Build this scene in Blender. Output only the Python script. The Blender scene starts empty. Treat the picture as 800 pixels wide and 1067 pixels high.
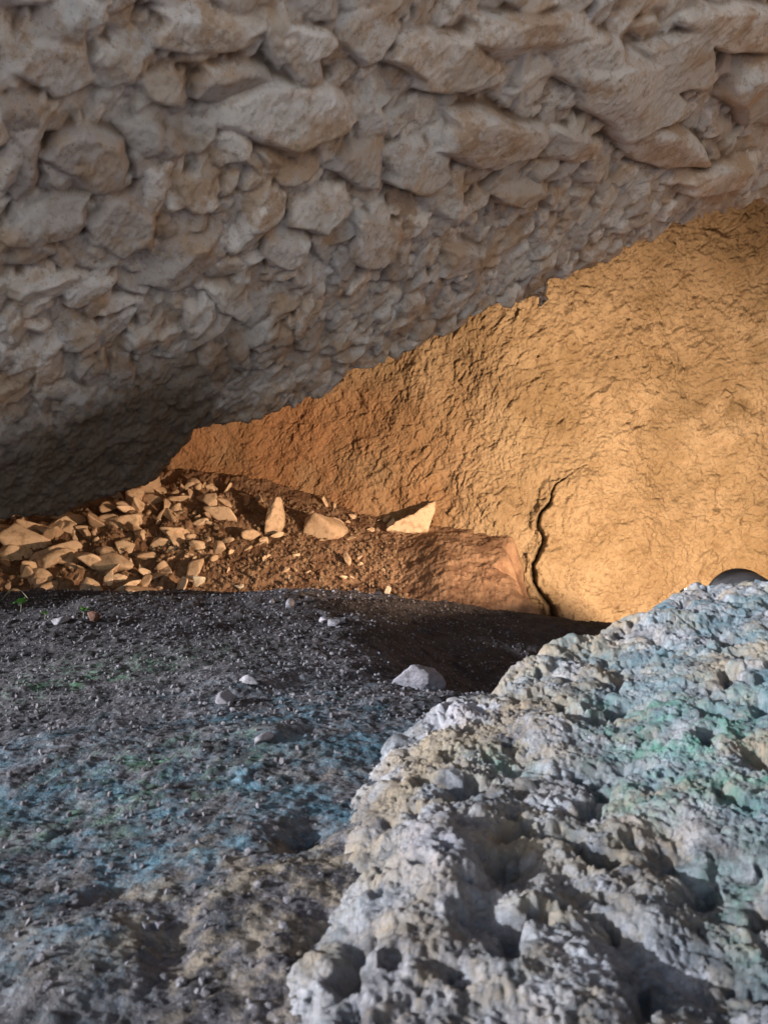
import bpy, math, random
import numpy as np
from mathutils import Vector, Matrix, Euler

random.seed(7)
RNG = np.random.default_rng(11)
S = bpy.context.scene
COL = S.collection
F = 802.0                       # focal length in photo pixels (800 x 1067 photo)
def sx(px): return (px - 400.0) / F
def sy(py): return (533.0 - py) / F

# ------------------------------------------------------------------ noise
_p = RNG.permutation(256).astype(np.int32); PERM = np.concatenate([_p, _p, _p])
_g = RNG.normal(size=(256, 3)); _g /= np.linalg.norm(_g, axis=1)[:, None]; G3 = _g.astype(np.float32)
def _fade(t): return t * t * t * (t * (t * 6 - 15) + 10)
def perlin(x, y, z):
    x = np.asarray(x, np.float32); y = np.asarray(y, np.float32); z = np.asarray(z, np.float32)
    xi = np.floor(x).astype(np.int32); yi = np.floor(y).astype(np.int32); zi = np.floor(z).astype(np.int32)
    xf = x - xi; yf = y - yi; zf_ = z - zi
    u, v, w = _fade(xf), _fade(yf), _fade(zf_)
    def g(dx, dy, dz):
        h = PERM[PERM[PERM[(xi + dx) & 255] + ((yi + dy) & 255)] + ((zi + dz) & 255)]
        gg = G3[h]
        return gg[..., 0] * (xf - dx) + gg[..., 1] * (yf - dy) + gg[..., 2] * (zf_ - dz)
    def L(a, b, t): return a + t * (b - a)
    return L(L(L(g(0,0,0), g(1,0,0), u), L(g(0,1,0), g(1,1,0), u), v),
             L(L(g(0,0,1), g(1,0,1), u), L(g(0,1,1), g(1,1,1), u), v), w) * 1.6
def fbm(P, f, octv=4, gain=.5, off=0.0, mode=None):
    a, s, r = 1.0, 0.0, 0.0
    for i in range(octv):
        n = perlin(P[0] * f + off + i * 7.3, P[1] * f + off * 1.7, P[2] * f - off + i * 3.1)
        if mode == 'billow': n = np.abs(n) * 2 - .5
        if mode == 'ridge': n = 1 - np.abs(n) * 2
        r = r + a * n; s += a; a *= gain; f *= 2.03
    return r / s
def sstep(a, b, x):
    t = np.clip((x - a) / (b - a), 0, 1); return t * t * (3 - 2 * t)

# ------------------------------------------------------------------ mesh helpers
def mesh_arrays(name, V, Fc, smooth=True, attrs=None):
    V = np.ascontiguousarray(V, np.float32); Fc = np.ascontiguousarray(Fc, np.int32)
    n, k = Fc.shape
    me = bpy.data.meshes.new(name)
    me.vertices.add(len(V)); me.vertices.foreach_set('co', V.ravel())
    me.loops.add(n * k); me.loops.foreach_set('vertex_index', Fc.ravel())
    me.polygons.add(n)
    me.polygons.foreach_set('loop_start', np.arange(0, n * k, k, dtype=np.int32))
    me.polygons.foreach_set('use_smooth', np.full(n, smooth, dtype=bool))
    for an, arr in (attrs or {}).items():
        at = me.attributes.new(an, 'FLOAT', 'POINT'); at.data.foreach_set('value', np.ascontiguousarray(arr, np.float32).ravel())
    me.update(calc_edges=True)
    return me
def grid_faces(ny, nx, flip=False):
    i = np.arange(ny * nx, dtype=np.int32).reshape(ny, nx)
    f = np.stack([i[:-1, :-1], i[:-1, 1:], i[1:, 1:], i[1:, :-1]], -1).reshape(-1, 4)
    return f[:, ::-1] if flip else f
def link(name, me, mat=None, parent=None):
    o = bpy.data.objects.new(name, me); COL.objects.link(o)
    if mat: me.materials.clear(); me.materials.append(mat)
    if parent: o.parent = parent
    return o
def tag(o, label=None, cat=None, group=None, kind=None):
    if label: o['label'] = label
    if cat: o['category'] = cat
    if group: o['group'] = group
    if kind: o['kind'] = kind
    return o
def normals(P):
    du = np.gradient(P, axis=1); dv = np.gradient(P, axis=0)
    n = np.cross(du, dv); n /= np.linalg.norm(n, axis=-1)[..., None] + 1e-12
    return n
def axis(segs):
    """segs: list of (start, end, step) joined end to end"""
    out = []
    for a, b, s in segs:
        out.append(np.linspace(a, b, max(2, int(round((b - a) / s)) + 1))[:-1])
    out.append(np.array([segs[-1][1]])); return np.concatenate(out)

def softmin(hs, k):
    m = np.minimum.reduce(hs); e = 0
    if k is None: return m
    for h in hs: e = e + np.exp(-k * (h - m))
    return m - np.log(e) / k

def stamp(H, OWN, TINT, ax, ay, cx, cy, M, ht, base, rng, sid, flat=.3, k=14, slope=(1.1, 3.5), nside=(5, 9), mode='max', tint=None, dome=0):
    """press one angular stone into height map H. M = 2x2 half-axes (columns)."""
    ext_x = abs(M[0, 0]) + abs(M[0, 1]); ext_y = abs(M[1, 0]) + abs(M[1, 1])
    i0, i1 = np.searchsorted(ax, [cx - ext_x * 1.25, cx + ext_x * 1.25]); j0, j1 = np.searchsorted(ay, [cy - ext_y * 1.25, cy + ext_y * 1.25])
    if i1 - i0 < 2 or j1 - j0 < 2: return
    Mi = np.linalg.inv(M)
    dx = ax[i0:i1][None, :] - cx; dy = ay[j0:j1][:, None] - cy
    u = Mi[0, 0] * dx + Mi[0, 1] * dy; v = Mi[1, 0] * dx + Mi[1, 1] * dy
    # a little outline wobble
    ph = rng.uniform(0, 6.28, 4); w = .06
    u = u + w * np.sin(v * 4.1 + ph[0]) + w * .5 * np.sin(v * 9 + ph[1]); v = v + w * np.sin(u * 3.7 + ph[2]) + w * .5 * np.sin(u * 8 + ph[3])
    n = rng.integers(*nside); th0 = rng.uniform(0, 6.28); hs = []
    for q in range(n):
        th = th0 + 6.283 * (q + rng.uniform(-.32, .32)) / n
        d = rng.uniform(.72, 1.0); s = rng.uniform(*slope)
        hs.append(s * (1 - (u * math.cos(th) + v * math.sin(th)) / d))
    tx, ty = rng.normal(0, flat, 2)
    hs.append(.85 + tx * u + ty * v)
    if rng.random() < .6:
        tx, ty = rng.normal(0, flat * 2.2, 2); hs.append(.95 + tx * u + ty * v)
    if dome:
        r2 = u * u + v * v; hs.append(np.where(r2 < 1.1, dome * np.sqrt(np.maximum(1.1 - r2, 0)), -9 * (r2 - 1.1)))
    h = softmin(hs, k) * ht + base
    sub = H[j0:j1, i0:i1]
    if mode == 'max':
        m = h > sub
        # cemented contact: short soft blend just outside the crease
        sub[m] = h[m]
        if OWN is not None: OWN[j0:j1, i0:i1][m] = sid
        if TINT is not None: TINT[j0:j1, i0:i1][m] = rng.random() if tint is None else tint
    else:
        m = h > base
        sub[m] -= (h[m] - base)

def bump(H, ax, ay, cx, cy, r, ht, ry=None, pw=2.0):
    ry = ry or r
    i0, i1 = np.searchsorted(ax, [cx - r * 2.2, cx + r * 2.2]); j0, j1 = np.searchsorted(ay, [cy - ry * 2.2, cy + ry * 2.2])
    dx = (ax[i0:i1][None, :] - cx) / r; dy = (ay[j0:j1][:, None] - cy) / ry
    H[j0:j1, i0:i1] += ht * np.exp(-(dx * dx + dy * dy) ** (pw / 2))

# ------------------------------------------------------------------ materials
class NT:
    def __init__(s, name):
        s.m = bpy.data.materials.new(name); s.m.use_nodes = True; s.t = s.m.node_tree; s.t.nodes.clear()
        s.out = s.n('ShaderNodeOutputMaterial'); s.b = s.n('ShaderNodeBsdfPrincipled'); s.l(s.b.outputs[0], s.out.inputs[0])
        s.co = s.n('ShaderNodeTexCoord').outputs['Object']
    def n(s, ty, **kw):
        nd = s.t.nodes.new(ty)
        for k, v in kw.items(): setattr(nd, k, v)
        return nd
    def l(s, a, b): s.t.links.new(a, b)
    def val(s, sock, v):
        if isinstance(v, bpy.types.NodeSocket): s.l(v, sock)
        else: sock.default_value = v
    def noise(s, scale, detail=4, rough=.55, dist=0, co=None):
        nd = s.n('ShaderNodeTexNoise'); s.l(co or s.co, nd.inputs['Vector'])
        nd.inputs['Scale'].default_value = scale; nd.inputs['Detail'].default_value = detail
        nd.inputs['Roughness'].default_value = rough; nd.inputs['Distortion'].default_value = dist
        return nd.outputs['Fac']
    def voro(s, scale, feature='F1', co=None):
        nd = s.n('ShaderNodeTexVoronoi', feature=feature); s.l(co or s.co, nd.inputs['Vector']); nd.inputs['Scale'].default_value = scale
        return nd.outputs['Distance']
    def ramp(s, fac, a, b):
        nd = s.n('ShaderNodeMapRange'); nd.interpolation_type = 'SMOOTHSTEP'; s.val(nd.inputs[0], fac)
        nd.inputs[1].default_value = a; nd.inputs[2].default_value = b; return nd.outputs[0]
    def math(s, op, a, b=0.0):
        nd = s.n('ShaderNodeMath', operation=op); s.val(nd.inputs[0], a); s.val(nd.inputs[1], b); return nd.outputs[0]
    def mix(s, fac, a, b):
        nd = s.n('ShaderNodeMix', data_type='RGBA'); s.val(nd.inputs[0], fac)
        for sock, v in ((nd.inputs[6], a), (nd.inputs[7], b)):
            if isinstance(v, bpy.types.NodeSocket): s.l(v, sock)
            else: sock.default_value = (*v, 1)
        return nd.outputs[2]
    def attr(s, name):
        nd = s.n('ShaderNodeAttribute', attribute_name=name); return nd.outputs['Fac']
    def bumps(s, layers):
        prev = None
        for h, st, d in layers:
            nd = s.n('ShaderNodeBump'); nd.inputs['Strength'].default_value = st; nd.inputs['Distance'].default_value = d
            s.l(h, nd.inputs['Height'])
            if prev: s.l(prev, nd.inputs['Normal'])
            prev = nd.outputs[0]
        s.l(prev, s.b.inputs['Normal'])
    def done(s, col, rough=.9, spec=.25):
        s.val(s.b.inputs['Base Color'], col if isinstance(col, bpy.types.NodeSocket) else (*col, 1))
        s.val(s.b.inputs['Roughness'], rough); s.b.inputs['Specular IOR Level'].default_value = spec
        return s.m

def mat_ceiling():
    t = NT('breccia_rock')
    c = t.mix(t.attr('tint'), (.36, .31, .30), (.68, .62, .61))
    c = t.mix(t.math('MULTIPLY', t.ramp(t.noise(7, 8, .68), .42, .60), .85), c, (.40, .275, .19))
    c = t.mix(t.math('MULTIPLY', t.ramp(t.noise(4, 8, .7), .54, .62), .6), c, (.58, .57, .60))
    c = t.mix(t.math('MULTIPLY', t.ramp(t.noise(38, 5, .65), .52, .68), .6), c, (.24, .165, .115))
    c = t.mix(t.math('MULTIPLY', t.ramp(t.noise(120, 3, .6), .60, .72), .5), c, (.12, .085, .06))
    c = t.mix(t.math('MULTIPLY', t.ramp(t.noise(5.5, 4, .5, co=None), .5, .62), .35), c, (.47, .46, .47))
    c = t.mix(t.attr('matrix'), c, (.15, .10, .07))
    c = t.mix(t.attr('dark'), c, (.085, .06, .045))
    t.bumps([(t.noise(34, 6, .62), .45, .006), (t.noise(150, 4, .65), .35, .0016)])
    return t.done(c, .88, .2)
def mat_wall():
    t = NT('ochre_rock_wall')
    c = t.mix(t.ramp(t.noise(2.2, 5, .6), .35, .65), (.25, .175, .10), (.36, .265, .165))
    c = t.mix(t.math('MULTIPLY', t.ramp(t.noise(26, 6, .65), .48, .7), .6), c, (.16, .095, .05))
    c = t.mix(t.math('MULTIPLY', t.ramp(t.noise(60, 4, .65), .6, .7), .5), c, (.46, .36, .24))
    wob = t.n('ShaderNodeTexNoise'); t.l(t.co, wob.inputs['Vector']); wob.inputs['Scale'].default_value = 9; wob.inputs['Detail'].default_value = 5
    vm = t.n('ShaderNodeVectorMath', operation='MULTIPLY_ADD'); t.l(wob.outputs['Color'], vm.inputs[0]); vm.inputs[1].default_value = (.22, .22, .22); t.l(t.co, vm.inputs[2])
    cr = t.math('SUBTRACT', 1.0, t.ramp(t.voro(11, 'DISTANCE_TO_EDGE', vm.outputs[0]), .0, .035))
    cr = t.math('MULTIPLY', cr, t.ramp(t.noise(5, 4, .6), .5, .62))
    c = t.mix(t.math('MULTIPLY', cr, .7), c, (.08, .045, .02))
    c = t.mix(t.math('MULTIPLY', t.ramp(t.noise(1.7, 6, .62, .3), .48, .66), .55), c, (.19, .125, .06))
    c = t.mix(t.attr('red'), c, (.38, .19, .095))
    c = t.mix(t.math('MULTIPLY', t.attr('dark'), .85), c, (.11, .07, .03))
    t.bumps([(t.noise(30, 7, .68, .6), .6, .012), (t.noise(110, 4, .65), .5, .004)])
    return t.done(c, .9, .2)
def mat_floor():
    t = NT('cave_soil')
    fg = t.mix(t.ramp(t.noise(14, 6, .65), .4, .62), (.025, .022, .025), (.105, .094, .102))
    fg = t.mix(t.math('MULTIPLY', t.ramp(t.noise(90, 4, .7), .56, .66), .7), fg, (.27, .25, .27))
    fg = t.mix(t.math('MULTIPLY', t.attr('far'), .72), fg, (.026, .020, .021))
    fg = t.mix(t.math('MULTIPLY', t.attr('tan'), t.ramp(t.noise(22, 6, .7), .42, .6)), fg, (.22, .175, .13))
    fg = t.mix(t.math('MULTIPLY', t.attr('blue'), t.ramp(t.noise(13, 11, .80), .42, .72)), fg, (.11, .26, .35))
    fg = t.mix(t.math('MULTIPLY', t.attr('green'), t.ramp(t.noise(24, 9, .76), .46, .70)), fg, (.12, .26, .15))
    ch = t.mix(t.ramp(t.noise(7, 6, .65), .38, .64), (.16, .085, .05), (.34, .21, .13))
    ch = t.mix(t.math('MULTIPLY', t.ramp(t.noise(60, 4, .7), .56, .66), .6), ch, (.38, .26, .18))
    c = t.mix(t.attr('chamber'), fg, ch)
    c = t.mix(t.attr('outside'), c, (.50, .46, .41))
    t.bumps([(t.noise(60, 7, .7), .8, .006), (t.noise(240, 3, .7), .6, .0016)])
    return t.done(c, .85, .3)
def mat_boulder():
    t = NT('crumbly_limestone')
    c = t.mix(t.ramp(t.noise(11, 9, .72), .38, .62), (.12, .113, .123), (.48, .465, .50))
    c = t.mix(t.math('MULTIPLY', t.ramp(t.noise(5, 8, .7), .46, .60), .9), c, (.40, .31, .22))
    c = t.mix(t.math('MULTIPLY', t.ramp(t.noise(75, 5, .7), .5, .66), .6), c, (.15, .13, .13))
    c = t.mix(t.math('MULTIPLY', t.attr('tan'), t.ramp(t.noise(16, 6, .66), .42, .58)), c, (.33, .26, .19))
    c = t.mix(t.math('MULTIPLY', t.attr('blue'), t.ramp(t.noise(6, 9, .72), .36, .70)), c, (.12, .22, .27))
    c = t.mix(t.math('MULTIPLY', t.attr('green'), t.ramp(t.noise(15, 10, .76), .42, .66)), c, (.12, .27, .22))
    c = t.mix(t.math('MULTIPLY', t.attr('white'), t.ramp(t.noise(13, 9, .7), .36, .52)), c, (.52, .49, .55))
    t.bumps([(t.noise(60, 10, .8), 1.0, .012), (t.noise(260, 4, .75), .8, .0025)])
    return t.done(c, .9, .2)
def mat_rock(name, ca, cb, cd, sc=20):
    t = NT(name)
    oi = t.n('ShaderNodeObjectInfo').outputs['Random']
    geo = t.n('ShaderNodeNewGeometry').outputs['Position']
    c = t.mix(oi, ca, cb)
    c = t.mix(t.math('MULTIPLY', t.ramp(t.noise(sc, 6, .66, co=geo), .45, .68), .65), c, cd)
    t.bumps([(t.noise(sc * 3, 7, .7, co=geo), .6, .006), (t.noise(sc * 12, 3, .6, co=geo), .4, .0015)])
    return t.done(c, .88, .25)
def mat_plain(name, col, rough=.5, metal=0, spec=.5, nz=None):
    t = NT(name)
    c = t.mix(t.ramp(t.noise(nz or 40, 5, .6), .4, .65), col, tuple(x * .7 for x in col))
    t.b.inputs['Metallic'].default_value = metal
    t.bumps([(t.noise(80, 4, .6), .15, .001)])
    return t.done(c, rough, spec)

M_CEIL, M_WALL, M_FLOOR, M_BOUL = mat_ceiling(), mat_wall(), mat_floor(), mat_boulder()
M_RUB = mat_rock('rubble_stone', (.78, .58, .41), (.50, .35, .235), (.30, .18, .10), 26)
M_PALE = mat_rock('pale_stone', (.70, .64, .52), (.66, .60, .50), (.50, .40, .28))
M_GREY = mat_rock('grey_stone', (.30, .28, .31), (.19, .175, .20), (.09, .08, .08), 60)
M_GRAV = mat_rock('soil_gravel', (.11, .10, .11), (.11, .10, .11), (.30, .28, .31), 60)
M_GRAVB = mat_rock('brown_gravel', (.25, .16, .10), (.25, .16, .10), (.38, .27, .18), 60)
M_MOUND = mat_rock('brown_rock', (.13, .065, .045), (.13, .065, .045), (.07, .035, .025), 30)
M_LEAF = mat_plain('seedling_leaf', (.09, .23, .05), .5)
M_STEM = mat_plain('seedling_stem', (.22, .20, .14), .7)
M_HOUS = mat_plain('lamp_housing', (.045, .042, .045), .6, .3)
_e = NT('lamp_glass'); _e.b.inputs['Emission Color'].default_value = (1, .66, .32, 1); _e.b.inputs['Emission Strength'].default_value = 3
M_LENS = _e.done((.8, .7, .5), .2)

# ------------------------------------------------------------------ CEILING
def ceil_plane(x, y): return 2.81 - .8 * y + .563 * x
LIPPX = [(-400, 470), (-150, 520), (0, 534), (60, 531), (105, 512), (150, 501), (172, 478), (200, 448), (250, 435), (300, 422), (345, 405), (365, 390), (400, 380), (430, 366), (450, 354),
         (480, 338), (510, 320), (540, 314), (570, 318), (576, 296), (610, 280), (640, 262), (700, 236), (750, 220), (800, 208), (900, 180), (1100, 120)]
def ceil_hit(px, py):
    a, b = sx(px), sy(py); t = 2.81 / (b + .8 - .563 * a); return a * t, t
_l = np.array([ceil_hit(*p) for p in LIPPX])
LX, LY = _l[:, 0], _l[:, 1]
def build_ceiling():
    ax = axis([(-5, -2.0, .12), (-2.0, -1.45, .01), (-1.45, 1.75, .0034), (1.75, 2.4, .012), (2.4, 5, .13)])
    ay = axis([(-1.2, .9, .06), (.9, 1.5, .008), (1.5, 3.25, .0029), (3.25, 3.6, .02), (3.6, 6.2, .12)])
    X, Y = np.meshgrid(ax, ay)
    H = np.zeros_like(X); OWN = np.zeros(X.shape, np.int32); T = np.full(X.shape, .4)
    P3 = (X, Y, np.zeros_like(X))
    H += -.012 + .012 * fbm(P3, 8, 4)
    low = .05 * fbm(P3, 1.4, 3, off=5)
    lip = np.interp(X, LX, LY)
    rng = np.random.default_rng(5)
    key = [(295,120,68,14,-24,36),(215,24,66,0,0,32),(50,60,26,-30,32,28),(120,64,34,0,5,26),(170,86,28,-6,8,24),(241,82,42,-4,4,24),
           (312,42,40,2,0,26),(92,162,46,-8,18,36),(18,165,22,-6,10,42),(52,226,50,-24,6,22),(126,232,34,-14,18,34),(34,112,32,0,4,20),
           (205,200,24,4,4,24),(372,168,24,-18,16,22),(327,216,30,-14,12,20),(386,246,26,-10,12,32),(295,250,22,-14,8,22),(190,270,42,-22,8,22),
           (46,296,44,-12,6,16),(455,62,56,10,-16,30),(512,140,60,14,-20,30),(432,172,42,6,-10,30),(458,214,24,-8,4,30),(552,34,66,-6,6,34),
           (650,96,54,-6,10,42),(692,152,38,12,-8,20),(764,22,54,8,0,32),(788,88,38,-10,10,40),(742,180,48,-12,4,18),(592,150,34,0,4,20),
           (85,10,36,4,-4,22),(10,60,14,-8,4,34),(380,28,40,0,4,34),(610,60,36,0,-6,30),(700,60,36,8,-8,36),(150,140,26,10,-10,20),
           (30,260,30,-6,4,16),(240,150,22,6,-6,20),(90,300,30,-8,4,14),(150,205,22,-10,6,20),(540,200,30,-6,4,16),(480,270,26,-8,4,16)]
    keys = []
    for q, (px, py, a1, a1y, b1, b1y) in enumerate(key):
        c = np.array(ceil_hit(px, py)); A = np.array(ceil_hit(px + a1, py + a1y)) - c
        B = np.array(ceil_hit(px + b1, py + b1y)) - c
        r = math.sqrt(abs(A[0] * B[1] - A[1] * B[0]))
        keys.append((q + 1, c, np.stack([A, B], 1) * 1.12, r))
    # many small stones of all sizes
    N = 12500
    cx = rng.uniform(-1.9, 2.2, N); cy = rng.uniform(.95, 3.3, N)
    # real stones get finer towards the lip
    fine = np.clip((cy - 1.7) / 1.3, 0, 1)
    r = (.011 + .050 * rng.random(N) ** 2.6) * (1.25 - .55 * fine)
    for i in np.argsort(-r):
        a = rng.uniform(0, 3.14); e = rng.uniform(1, 1.8); rr = r[i]
        R = np.array([[math.cos(a), -math.sin(a)], [math.sin(a), math.cos(a)]])
        M = R @ np.diag([rr * e, rr / e * 1.25]); M[1] *= .8
        # shingled: stones are a little wider across the view
        stamp(H, OWN, T, ax, ay, cx[i], cy[i], M, rr * rng.uniform(.55, 1.0), rng.uniform(-.028, .004) - .12 * rr, rng, 0, flat=.38, k=26 if rr > .024 else None, slope=(1.3, 4), nside=(4, 8), dome=1.12)
    # medium ones
    for i in range(330):
        x0, y0 = rng.uniform(-1.9, 2.2), rng.uniform(1.0, 3.1); f = np.clip((y0 - 1.7) / 1.3, 0, 1)
        rr = rng.uniform(.04, .10) * (1 - .6 * f); a = rng.uniform(0, 3.14); e = rng.uniform(1, 1.5)
        R = np.array([[math.cos(a), -math.sin(a)], [math.sin(a), math.cos(a)]])
        stamp(H, OWN, T, ax, ay, x0, y0, R @ np.diag([rr * e, rr / e]), rr * rng.uniform(.5, .85), rng.uniform(-.045, .0) * (1 - .5 * f), rng, 0, flat=.34, k=26, slope=(1.4, 4.5), nside=(4, 8), dome=1.15)
    for sid, c, M, rr in keys:
        stamp(H, OWN, T, ax, ay, c[0], c[1], M, rr * (.60 if sid > 1 else .48) + .02, -.004, rng, sid, flat=.28 if sid > 1 else .07, k=24, slope=(1.8, 5), nside=(5, 8), dome=1.15, tint=.85 if sid in (1, 2, 4, 20, 27) else None)
    # soften creases a touch then weather
    mask = sstep(-2.1, -1.6, X) * sstep(.7, 1.1, Y) * (1 - sstep(3.4, 3.7, Y)) * (1 - sstep(2.3, 3, X))
    K = H.copy()
    for _ in range(1):
        K[1:-1, 1:-1] = (K[1:-1, 1:-1] * 2 + K[:-2, 1:-1] + K[2:, 1:-1] + K[1:-1, :-2] + K[1:-1, 2:]) / 6
    H = K
    n1 = fbm(P3, 20, 4, .55, 3); n2 = fbm(P3, 70, 3, .6, 9)
    H = H + .008 * n1 + .005 * n2
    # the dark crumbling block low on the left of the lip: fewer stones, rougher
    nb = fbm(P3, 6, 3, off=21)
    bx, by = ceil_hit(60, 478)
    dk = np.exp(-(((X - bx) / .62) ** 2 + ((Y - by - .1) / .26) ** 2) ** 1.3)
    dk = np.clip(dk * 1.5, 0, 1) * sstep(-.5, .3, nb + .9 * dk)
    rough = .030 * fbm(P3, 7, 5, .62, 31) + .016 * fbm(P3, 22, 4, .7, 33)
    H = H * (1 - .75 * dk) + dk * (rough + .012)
    H = H + low
    # drop-off groove between the cobbles and the dark block
    H = H * mask
    d = Y - lip
    d = d + .024 * fbm(P3, 9, 4, off=40) + .005 * fbm(P3, 30, 3, off=41)
    Z = ceil_plane(X, Y)
    dd = np.clip(d, 0, None)
    Z = Z + np.where(dd < .16, .9 * dd + 9 * dd * dd, .374 + (dd - .16) * 2.3)
    Z = np.minimum(Z, np.maximum(2.6, ceil_plane(X, Y)))
    # thin out towards the mouth at the left and behind the camera: the brow rolls up to the outside
    xl = -2.0 + .12 * fbm((Y, Y, Y * 0), 1.2, 2)
    e = np.clip(xl - X, 0, None) * (1 - sstep(2.0, 2.5, Y)) * 1.0
    Z = Z + 1.6 * e + .6 * np.minimum(e, 1) ** 2
    e2 = np.clip(-.1 - Y, 0, None); Z = Z + 2.2 * e2
    P = np.stack([X, Y, Z], -1)
    n = normals(P); n = -n
    P = P + n * H[..., None]
    V = P.reshape(-1, 3); FC = grid_faces(*X.shape, flip=True)
    Hn = H - low
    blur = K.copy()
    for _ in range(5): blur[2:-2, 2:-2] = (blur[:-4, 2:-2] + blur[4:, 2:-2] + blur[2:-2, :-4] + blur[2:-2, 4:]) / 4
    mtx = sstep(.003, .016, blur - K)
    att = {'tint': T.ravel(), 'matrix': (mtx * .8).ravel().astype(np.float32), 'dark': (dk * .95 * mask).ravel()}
    ow = OWN.ravel()[FC]
    own_f = np.where((ow == ow[:, :1]).all(1), ow[:, 0], 0)
    names = {1: 'broad pale flat-faced stone set slantwise', 2: 'long pale rounded stone'}
    def sub(fsel, nm, par=None):
        fs = FC[fsel]; used, inv = np.unique(fs, return_inverse=True)
        me = mesh_arrays(nm, V[used], inv.reshape(-1, 4), True, {k: v[used] for k, v in att.items()})
        return link(nm, me, M_CEIL, par)
    big = [k_[0] for k_ in keys if (own_f == k_[0]).sum() > 400]
    root = sub(~np.isin(own_f, big), 'cave_ceiling'); tag(root, kind='structure')
    for sid, c, M, rr in keys:
        s_ = own_f == sid
        if sid in big: sub(s_, 'embedded_stone', root)
    return root
build_ceiling()

# ------------------------------------------------------------------ FLOOR
def ridge_y(x): return 3.15 + .10 * np.sin(x * 1.9 + .5)
def floor_low(x, y):
    x = np.asarray(x, float); y = np.asarray(y, float)
    fg = -.475 + .036 * y - .13 * sstep(.0, .7, x) * sstep(1.8, 2.6, y) + .02 * np.sin(x * 2.3 + y * 1.3)
    fg = fg - .14 * sstep(-.15, .3, x) * np.exp(-((y - 2.35) / .45) ** 2)
    ry = ridge_y(x)
    crest = -.338 - .14 * np.clip(x, 0, 1.5) * 1.0
    fg = fg + (crest - (-.475 + .036 * ry) + .13 * sstep(.0, .7, x)) * np.exp(-((y - ry) / .30) ** 2) * sstep(ry * 0 + 2.0, ry, y)
    lefty = sstep(.3, -1.2, x)
    sl = .45 + .17 * lefty
    base = -.60 + 0 * x
    ch = base + sl * np.clip(y - 3.65, 0, 1.6) ** 1.0
    ch = np.minimum(ch, -.04 + .30 * lefty)
    ex = x + .05 * np.sin(y * 11) + .03 * np.sin(y * 29 + 1)
    shelf = sstep(.10, .35, x) * (1 - sstep(.66, .80, ex))
    ch = ch + shelf * (.045 * sstep(3.7, 3.85, y) + .05 * np.sin((y - 3.7) * 3.2)) - .42 * sstep(.66, .84, ex)
    k = sstep(.06, .42, y - ry)
    out = fg * (1 - k) + ch * k
    # outside the cave the ground falls away a little and levels
    o = sstep(2.2, 6, np.hypot(x, np.minimum(y, 0))) * (1 - sstep(-1, 1, y) * sstep(-2.4, -2.0, x))
    return out * (1 - o) + (-.75) * o
def floor_z(x, y): return float(floor_low(np.array([x]), np.array([y]))[0])
def px_floor(px, py):
    """walk along the photo's line of sight until it meets the ground"""
    a, b = sx(px), sy(py); t = .3
    while t < 6:
        if b * t <= floor_z(a * t, t): return a * t, t
        t += .004
    return a * 4.5, 4.5

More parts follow.
